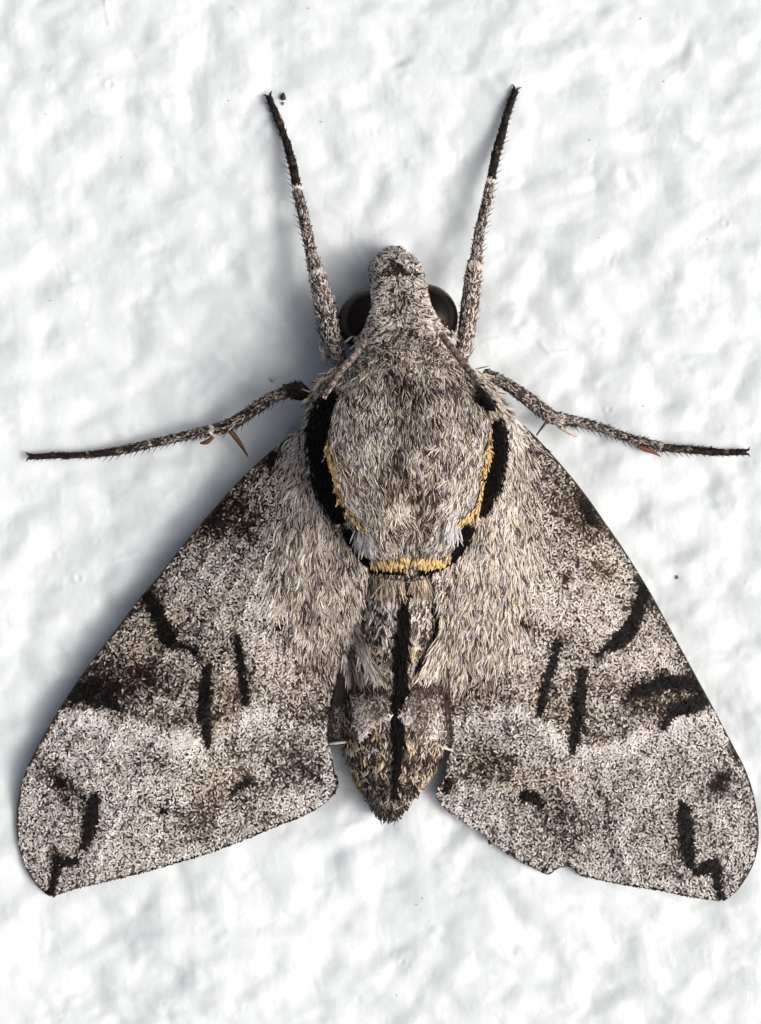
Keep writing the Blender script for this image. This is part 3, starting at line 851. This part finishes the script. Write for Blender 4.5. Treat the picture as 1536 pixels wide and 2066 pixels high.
t = L + np.where(rng.uniform(0, 1, n) < .5, rng.uniform(0, .36, n), rng.uniform(-.5, -.05, n))
c = ramp(t)
gold = np.clip(sstep(1230, 1330, y) * (1 - .75 * sstep(1560, 1620, y)) * (.55 + .4 * n40(x, y)) + .6 * soft(x, y, [(760, 1165, 20), (880, 1165, 20)], 20), 0, 1)[:, None] * rng.uniform(.3, 1, n)[:, None]
c = c * (1 - gold * np.array([.03, .24, .58]))
ds = stroke_d(x + rng.normal(0, 1.5, n), y, STRIPE)
c[ds < 0] = np.array([.006, .005, .0055]) * rng.uniform(.4, 1.6, (ds < 0).sum())[:, None]
a = np.pi / 2 + .12 * np.sign(u_) * np.abs(u_) + rng.normal(0, 1, n) * np.where(y > 1560, .5, .3)
r0, t0, n0 = frame(abdomen_b.h, x, y, a)
blades('abdomen_scales', abdomen, r0, t0, n0, rng.uniform(12, 21, n), rng.uniform(2.5, 3.8, n), c, bend=rng.normal(0, .25, n), lift=rng.uniform(.05, .22, n), droop=.1, base=1.0, prof=(.7, 1, .8, .25))
# the stripe stands a little proud
x, y = jitter_grid(775, 840, 1172, 1610, 4.0)
k = stroke_d(x, y, STRIPE) + rng.normal(0, 1.5, len(x)) + 1.5 * n18(x, y) < -1
x, y = x[k], y[k]
r0, t0, n0 = frame(abdomen_b.h, x, y, np.pi / 2 + rng.normal(0, .3, len(x)))
blades('black_stripe', abdomen, r0, t0, n0, rng.uniform(14, 22, len(x)), 5.5, np.array([[.005, .0042, .0045]]) * rng.uniform(.5, 1.6, len(x))[:, None], lift=rng.uniform(.15, .4, len(x)), base=5, mat=M_black)
# hair fringe under the thorax and the swept pale tufts at the sides
def tuft(name, parent, hf, st, n, ang, jit, Lr, W, tone, tint=(1, .95, .84), base=6.0, lift=.2, spread=1.0):
    n = int(n * 1.5)
    W = W * .74
    q = np.array(st, float)
    w = rng.uniform(0, len(st) - 1, n)
    g = lambda k: np.interp(w, range(len(st)), q[:, k])
    x = g(0) + rng.uniform(-1, 1, n) * g(2) * spread
    y = g(1) + rng.uniform(-1, 1, n) * g(2) * .5
    r0, t0, n0 = frame(hf, x, y, np.radians(ang) + rng.normal(0, jit, n))
    c = ramp(tone + np.where(rng.uniform(0, 1, n) < .62, rng.uniform(-.05, .28, n), rng.uniform(-.5, -.1, n))) * np.array(tint)
    return blades(name, parent, r0, t0, n0, rng.uniform(*Lr, n), rng.uniform(W * .8, W * 1.2, n), c, bend=rng.normal(0, .08, n), lift=rng.uniform(lift * .5, lift * 1.4, n), droop=.12, base=base, prof=(.6, 1, .75, .12))
tuft('hair_fringe', abdomen, abdomen_b.h, [(740, 1158, 5), (780, 1170, 5), (812, 1174, 5)], 230, 92, .2, (14, 46), 2.6, .60, (1, .9, .72), base=6)
tuft('hair_fringe', abdomen, abdomen_b.h, [(832, 1174, 5), (860, 1168, 5), (892, 1156, 5)], 230, 88, .2, (14, 46), 2.6, .57, (1, .87, .66), base=6)
tuft('pale_tuft', abdomen, abdomen_b.h, [(728, 1248, 5), (736, 1285, 8), (750, 1325, 9), (760, 1350, 7)], 230, 78, .2, (26, 46), 4.0, .78, (1, .97, .90), base=14, lift=.14)
tuft('brown_tuft', abdomen, abdomen_b.h, [(712, 1290, 7), (722, 1325, 12), (732, 1350, 12)], 170, 80, .14, (34, 52), 4.0, .52, (1, .93, .84), base=11, lift=.14)
tuft('pale_tuft', abdomen, HL, [(694, 1315, 3), (700, 1345, 5), (704, 1365, 5)], 60, 78, .12, (26, 40), 3.8, .82, (1, .97, .92), base=9)
tuft('pale_tuft', abdomen, abdomen_b.h, [(890, 1245, 7), (884, 1280, 12), (872, 1318, 17), (866, 1345, 20)], 420, 101, .24, (26, 46), 4.0, .74, (1, .96, .88), base=14, lift=.14)
tuft('brown_tuft', abdomen, abdomen_b.h, [(893, 1330, 7), (894, 1362, 7)], 60, 95, .14, (26, 44), 4.0, .6, (1, .93, .84), base=12, lift=.14)
# yellow-green side patch by the tip, and the ragged tip itself
tube('yellow_patch', [(712, 1562, 40, 4), (720, 1578, 42, 6), (729, 1596, 40, 5), (736, 1608, 38, 2)], M_skin, abdomen, (.30, .23, .03), 8, 4)
tuft('tip_tuft', abdomen, abdomen_b.h, [(764, 1636, 8), (784, 1640, 12), (804, 1634, 8)], 120, 90, .3, (14, 26), 4.0, .46, (1, .94, .86), base=1, lift=.0)
tuft('side_tuft', abdomen, abdomen_b.h, [(862, 1560, 5), (852, 1580, 5), (842, 1592, 4)], 40, 60, .3, (12, 22), 3.8, .62, (1, .88, .62), base=2, lift=.05)

# pale cream fur at the shoulders, outside the black bands and down onto the wing roots
tuft('shoulder_fur', thorax, thorax_b.h, [(676, 742, 8), (655, 772, 10), (640, 800, 9), (630, 830, 7), (622, 860, 5)], 230, 118, .45, (18, 32), 3.8, .66, (1, .92, .78), base=2)
tuft('shoulder_fur', thorax, thorax_b.h, [(945, 742, 8), (968, 760, 8), (992, 790, 7), (1006, 815, 6), (1016, 838, 4)], 200, 50, .4, (18, 32), 3.8, .78, (1, .95, .86), base=2)
tuft('wing_root_tuft', fw_l, HL, [(606, 874, 6), (612, 900, 9), (606, 930, 10)], 110, 105, .5, (16, 30), 4.0, .70, (1, .96, .92), base=4)
tuft('wing_root_tuft', fw_r, HR, [(1030, 846, 8), (1040, 868, 10), (1036, 900, 10)], 130, 75, .5, (16, 30), 4.0, .82, (1, .98, .95), base=4)

# ------------------------------------------------------------------ legs
def along(q, s0, s1):
    """part of a polyline between fractional indices"""
    i = [s0] + [k for k in range(int(math.floor(s0)) + 1, int(math.ceil(s1)))] + [s1]
    q = np.array(q, float)
    return [tuple(np.interp(k, range(len(q)), q[:, c]) for c in range(4)) for k in i]

def leg(name, pts, joints, tones, bristle_side, tints, spur=None):
    """pts base->tip (px,py,h,r); joints: index of segment ends; tones per segment"""
    objs = []
    names = ['femur'] + ['tibia'] + ['tarsus_segment'] * 8
    root = None
    for s in range(len(joints) - 1):
        q = along(pts, joints[s], joints[s + 1])
        a0, a1 = q[0], q[-1]
        q2 = [(*a0[:3], a0[3] * .72)] + [(*(np.array(a0[:3]) * .86 + np.array(q[1][:3]) * .14), a0[3])] + q[1:-1] + [(*a1[:3], a1[3] * 1.05)]
        dark = ramp(np.array([tones[s] * .35]))[0]
        o, (C, R, T, sd, up) = tube(name if s == 0 else names[s], q2, M_skin, moth if s == 0 else root, dark, 10, 4)
        if s == 0:
            root = o
        ln = np.linalg.norm(np.diff(C, axis=0), axis=1).sum()
        n = int(ln * R.mean() * .62) + 10
        i = rng.integers(0, len(C) - 1, n)
        f = rng.uniform(0, 1, n)[:, None]
        a = rng.uniform(-.1, 1.1, n) * np.pi
        nrm = np.cos(a)[:, None] * sd[i] + np.sin(a)[:, None] * up[i]
        c0 = C[i] * (1 - f) + C[i + 1] * f
        t = tones[s] + np.where(rng.uniform(0, 1, n) < .5, rng.uniform(.0, .3, n), rng.uniform(-.4, -.05, n)) * (1 if tones[s] > .2 else .5)
        endw = np.linalg.norm(c0 - C[-1], axis=1) < R[-1] * .8
        t = t + np.where(endw, .45 if s == 1 else (.26 if s in (0, 2, 4) else 0), 0)
        blades('leg_scales', root, c0 + nrm * (R[i][:, None]), T[i] + rng.normal(0, .28, (n, 3)), nrm, rng.uniform(5, 9, n), rng.uniform(2.0, 2.9, n), ramp(t) * np.array(tints[s]), bend=rng.normal(0, .3, n), lift=rng.uniform(-.02, .06, n), base=.2)
    # bristles
    br, bt, bn, bl = [], [], [], []
    tot = along(pts, joints[1] if len(joints) > 3 else 0, joints[-1])
    q = smooth_poly(tot, 6, closed=False)
    C = P(q[:, 0], q[:, 1], q[:, 2]); R = q[:, 3]
    sl = np.r_[0, np.cumsum(np.linalg.norm(np.diff(C, axis=0), axis=1))]
    for pos in np.arange(6, sl[-1] - 6, 13):
        for sg, prob, ll in ((bristle_side, .95, 17), (-bristle_side, .25, 9)):
            if rng.uniform() > prob:
                continue
            p = pos + rng.uniform(-2, 2)
            c = np.array([np.interp(p, sl, C[:, k]) for k in range(3)])
            r = np.interp(p, sl, R)
            c2 = np.array([np.interp(p + 3, sl, C[:, k]) for k in range(3)])
            T = (c2 - c) / (np.linalg.norm(c2 - c) + 1e-9)
            sd = np.cross(T, (0, 0, 1.0)) * sg
            sd /= np.linalg.norm(sd) + 1e-9
            fade = 1.0 if p < sl[-1] * .72 else .6
            br.append(c + sd * r * .8); bt.append(T * .75 + sd * .7 + np.array([0, 0, rng.uniform(-.1, .3)])); bn.append((0, 0, 1.0)); bl.append(ll * fade * rng.uniform(.7, 1.2))
    bc = ramp(rng.uniform(.02, .3, len(br)))
    blades('bristles', root, np.array(br), np.array(bt), np.array(bn), np.array(bl), 2.0, bc, prof=(1, .8, .5, .1), lift=0)
    # claws
    a1 = np.array(pts[-1][:3]); a0 = np.array(pts[-2][:3])
    d = (a1 - a0) / np.linalg.norm(a1 - a0)
    s_ = np.array([-d[1], d[0], 0])
    for sg in (-1, 1):
        k = [a1 + s_ * sg * 2, a1 + d * 6 + s_ * sg * 5 + (0, 0, 1), a1 + d * 9 + s_ * sg * 10 - (0, 0, 3)]
        tube('claw', [(*k[0], 2.4), (*k[1], 1.8), (*k[2], .7)], M_skin, root, (.02, .014, .012), 6, 3)
    if spur:
        for sp_, colr in spur:
            tube('spur', sp_, M_skin, root, colr, 7, 4)
    return root

grey, brn, dk = (1, .97, .96), (1, .93, .88), (1, .92, .88)
fl_l = leg('foreleg', [(688, 740, 96, 13), (676, 700, 98, 17), (664, 648, 94, 21), (652, 599, 86, 19), (639, 553, 76, 14), (630, 518, 66, 10.5), (619, 466, 54, 10), (608, 417, 42, 9.5), (600, 382, 34, 8),
                (591, 333, 25, 8), (581, 296, 19, 7), (568, 258, 14, 6.5), (558, 233, 12, 6), (543, 196, 11, 5)],
    [0, 4, 8, 9, 10, 11.2, 13], [.62, .50, .10, .08, .07, .07], -1, [grey, grey, dk, dk, dk, dk])
fl_r = leg('foreleg', [(930, 735, 96, 11), (935, 700, 98, 14), (944, 648, 94, 17), (951, 594, 86, 17), (956, 553, 76, 15), (961, 520, 66, 10), (964, 491, 58, 9.5), (971, 453, 50, 9.5), (982, 409, 42, 9), (990, 366, 33, 8),
                (1002, 306, 22, 8), (1014, 266, 16, 7), (1022, 233, 13, 6.5), (1040, 182, 11, 5.5)],
    [0, 4.4, 9, 10, 11, 12, 13], [.68, .56, .10, .08, .07, .07], 1, [brn, grey, dk, dk, dk, dk])
ORANGE = (.17, .065, .025)
leg('midleg', [(622, 800, 104, 12), (604, 790, 104, 18), (590, 786, 100, 14), (578, 789, 96, 10), (544, 806, 84, 11), (500, 835, 68, 11.5), (465, 857, 54, 12), (430, 868, 44, 10), (390, 876, 36, 8.5), (354, 884, 30, 8), (305, 895, 24, 8),
               (239, 910, 17, 7), (181, 917, 13, 6), (133, 919, 11, 5.5), (62, 921, 10, 5)],
    [0, 3, 7, 10, 11, 12, 13, 14], [.16, .42, .34, .26, .14, .10, .09], -1, [dk, grey, grey, grey, dk, dk, dk],
    spur=[([(462, 866, 52, 5), (474, 880, 48, 5.5), (488, 900, 40, 4), (501, 922, 34, 1)], (.085, .045, .022)), ([(432, 880, 40, 3), (418, 892, 34, 5), (404, 894, 30, 2)], ORANGE)])
leg('midleg', [(975, 752, 110, 10), (1016, 772, 104, 11), (1054, 797, 94, 13), (1091, 825, 82, 14), (1116, 842, 72, 12), (1140, 848, 62, 11), (1170, 852, 54, 9.5), (1215, 864, 42, 8.5), (1260, 881, 32, 8), (1318, 896, 24, 7.5),
               (1335, 903, 22, 7), (1391, 907, 15, 7.5), (1432, 911, 13, 6.5), (1466, 913, 11, 6), (1504, 912, 10, 5.5)],
    [0, 4.6, 9.6, 11, 12, 13, 14], [.50, .44, .24, .14, .12, .10], 1, [grey, grey, brn, dk, dk, dk],
    spur=[([(1286, 900, 26, 3), (1302, 906, 24, 5), (1318, 912, 22, 4), (1333, 921, 18, 1)], ORANGE), ([(1108, 842, 74, 3), (1099, 856, 80, 2.8), (1090, 868, 88, 2.4), (1083, 878, 97, 1.5)], (.08, .05, .04)),
          ([(1130, 860, 60, 5), (1150, 872, 50, 5), (1165, 880, 44, 2)], (.50, .46, .42))])

for lg, pts_, sg in ((fl_l, [(650, 590), (660, 640), (668, 700), (676, 735)], -1), (fl_r, [(962, 575), (958, 630), (952, 680), (944, 720)], 1)):
    n = 90
    q = np.array(pts_, float)
    w = rng.uniform(0, 3, n)
    off = 14 if sg > 0 else -16
    x = np.interp(w, range(4), q[:, 0]) + (0 if sg > 0 else off) + rng.normal(0, 2, n)
    y = np.interp(w, range(4), q[:, 1]) + rng.normal(0, 4, n)
    r0 = P(x, y, 84 + rng.uniform(-8, 12, n))
    d = np.stack([sg * rng.uniform(.25, .8, n), rng.uniform(.7, 1.1, n), rng.uniform(-.1, .3, n)], -1)
    blades('leg_fringe', lg, r0, d, np.tile([0, 0, 1.0], (n, 1)), rng.uniform(9, 19, n), rng.uniform(1.8, 3.0, n), ramp(rng.uniform(.4, .95, n)), bend=rng.normal(0, .15, n), lift=.05)
# ------------------------------------------------------------------ small things on the wall
def crumb(name, x, y, r, mat_c, seed, label):
    rr = np.random.default_rng(seed)
    V, F = [], []
    n, m = 9, 6
    z0 = float(wall_h(np.array([float(x)]), np.array([float(y)]))[0])
    for i in range(m + 1):
        a = math.pi * i / m
        for j in range(n):
            t = 2 * math.pi * j / n
            k = r * rr.uniform(.65, 1.2)
            V.append((x - CX + k * math.sin(a) * math.cos(t), -(y - CY) + k * 1.2 * math.sin(a) * math.sin(t), z0 + r * .5 + k * .7 * math.cos(a)))
    for i in range(m):
        for j in range(n):
            k = (j + 1) % n
            F.append((i * n + j, (i + 1) * n + j, (i + 1) * n + k, i * n + k))
    o = mesh_obj(name, V, F, M_skin, None, np.broadcast_to(np.array(mat_c), (len(V), 3)))
    tag(o, label, 'crumb')
    return o
crumb('crumb', 572, 196, 6.5, (.03, .028, .026), 1, "tiny black crumb on white wall beside the moth's upper left foot")
crumb('crumb', 571, 210, 3.2, (.16, .15, .14), 5, 'smallest grey crumb just below the black crumb by the upper left foot')
crumb('crumb', 550, 764, 5.5, (.70, .70, .68), 2, "white paint crumb on wall above the moth's left middle leg")
crumb('crumb', 1106, 1165 - 0, 4.5, (.05, .045, .04), 3, 'x')
bpy.data.objects.remove(bpy.data.objects['crumb.003'])
crumb('crumb', 1368, 1165, 3.4, (.22, .21, .20), 3, 'small grey crumb on white wall right of the moth beside right wing')
# faint dust specks stuck in the paint
n = 10
sx = rng.uniform(10, 1526, n); sy = rng.uniform(10, 2056, n)
fixed = [(585, 756), (620, 690), (565, 662), (650, 247), (243, 316), (462, 205), (1294, 35), (1188, 282), (1338, 164), (545, 965), (1209, 480), (800, 2010)]
sx = np.r_[sx, [a for a, b_ in fixed]]; sy = np.r_[sy, [b_ for a, b_ in fixed]]
n = len(sx)
z = wall_h(sx, sy)
root = np.stack([sx - CX, -(sy - CY), z + .8], -1)
an = rng.uniform(0, 6.28, n)
blades('dust_specks', wall, root, np.stack([np.cos(an), np.sin(an), 0 * an], -1), np.tile([0, 0, 1.0], (n, 1)), rng.uniform(2.0, 3.6, n), rng.uniform(1.5, 2.6, n), np.array([[.20, .19, .18]]) * rng.uniform(.5, 1.8, n)[:, None], lift=.1, prof=(.6, 1, .9, .4))
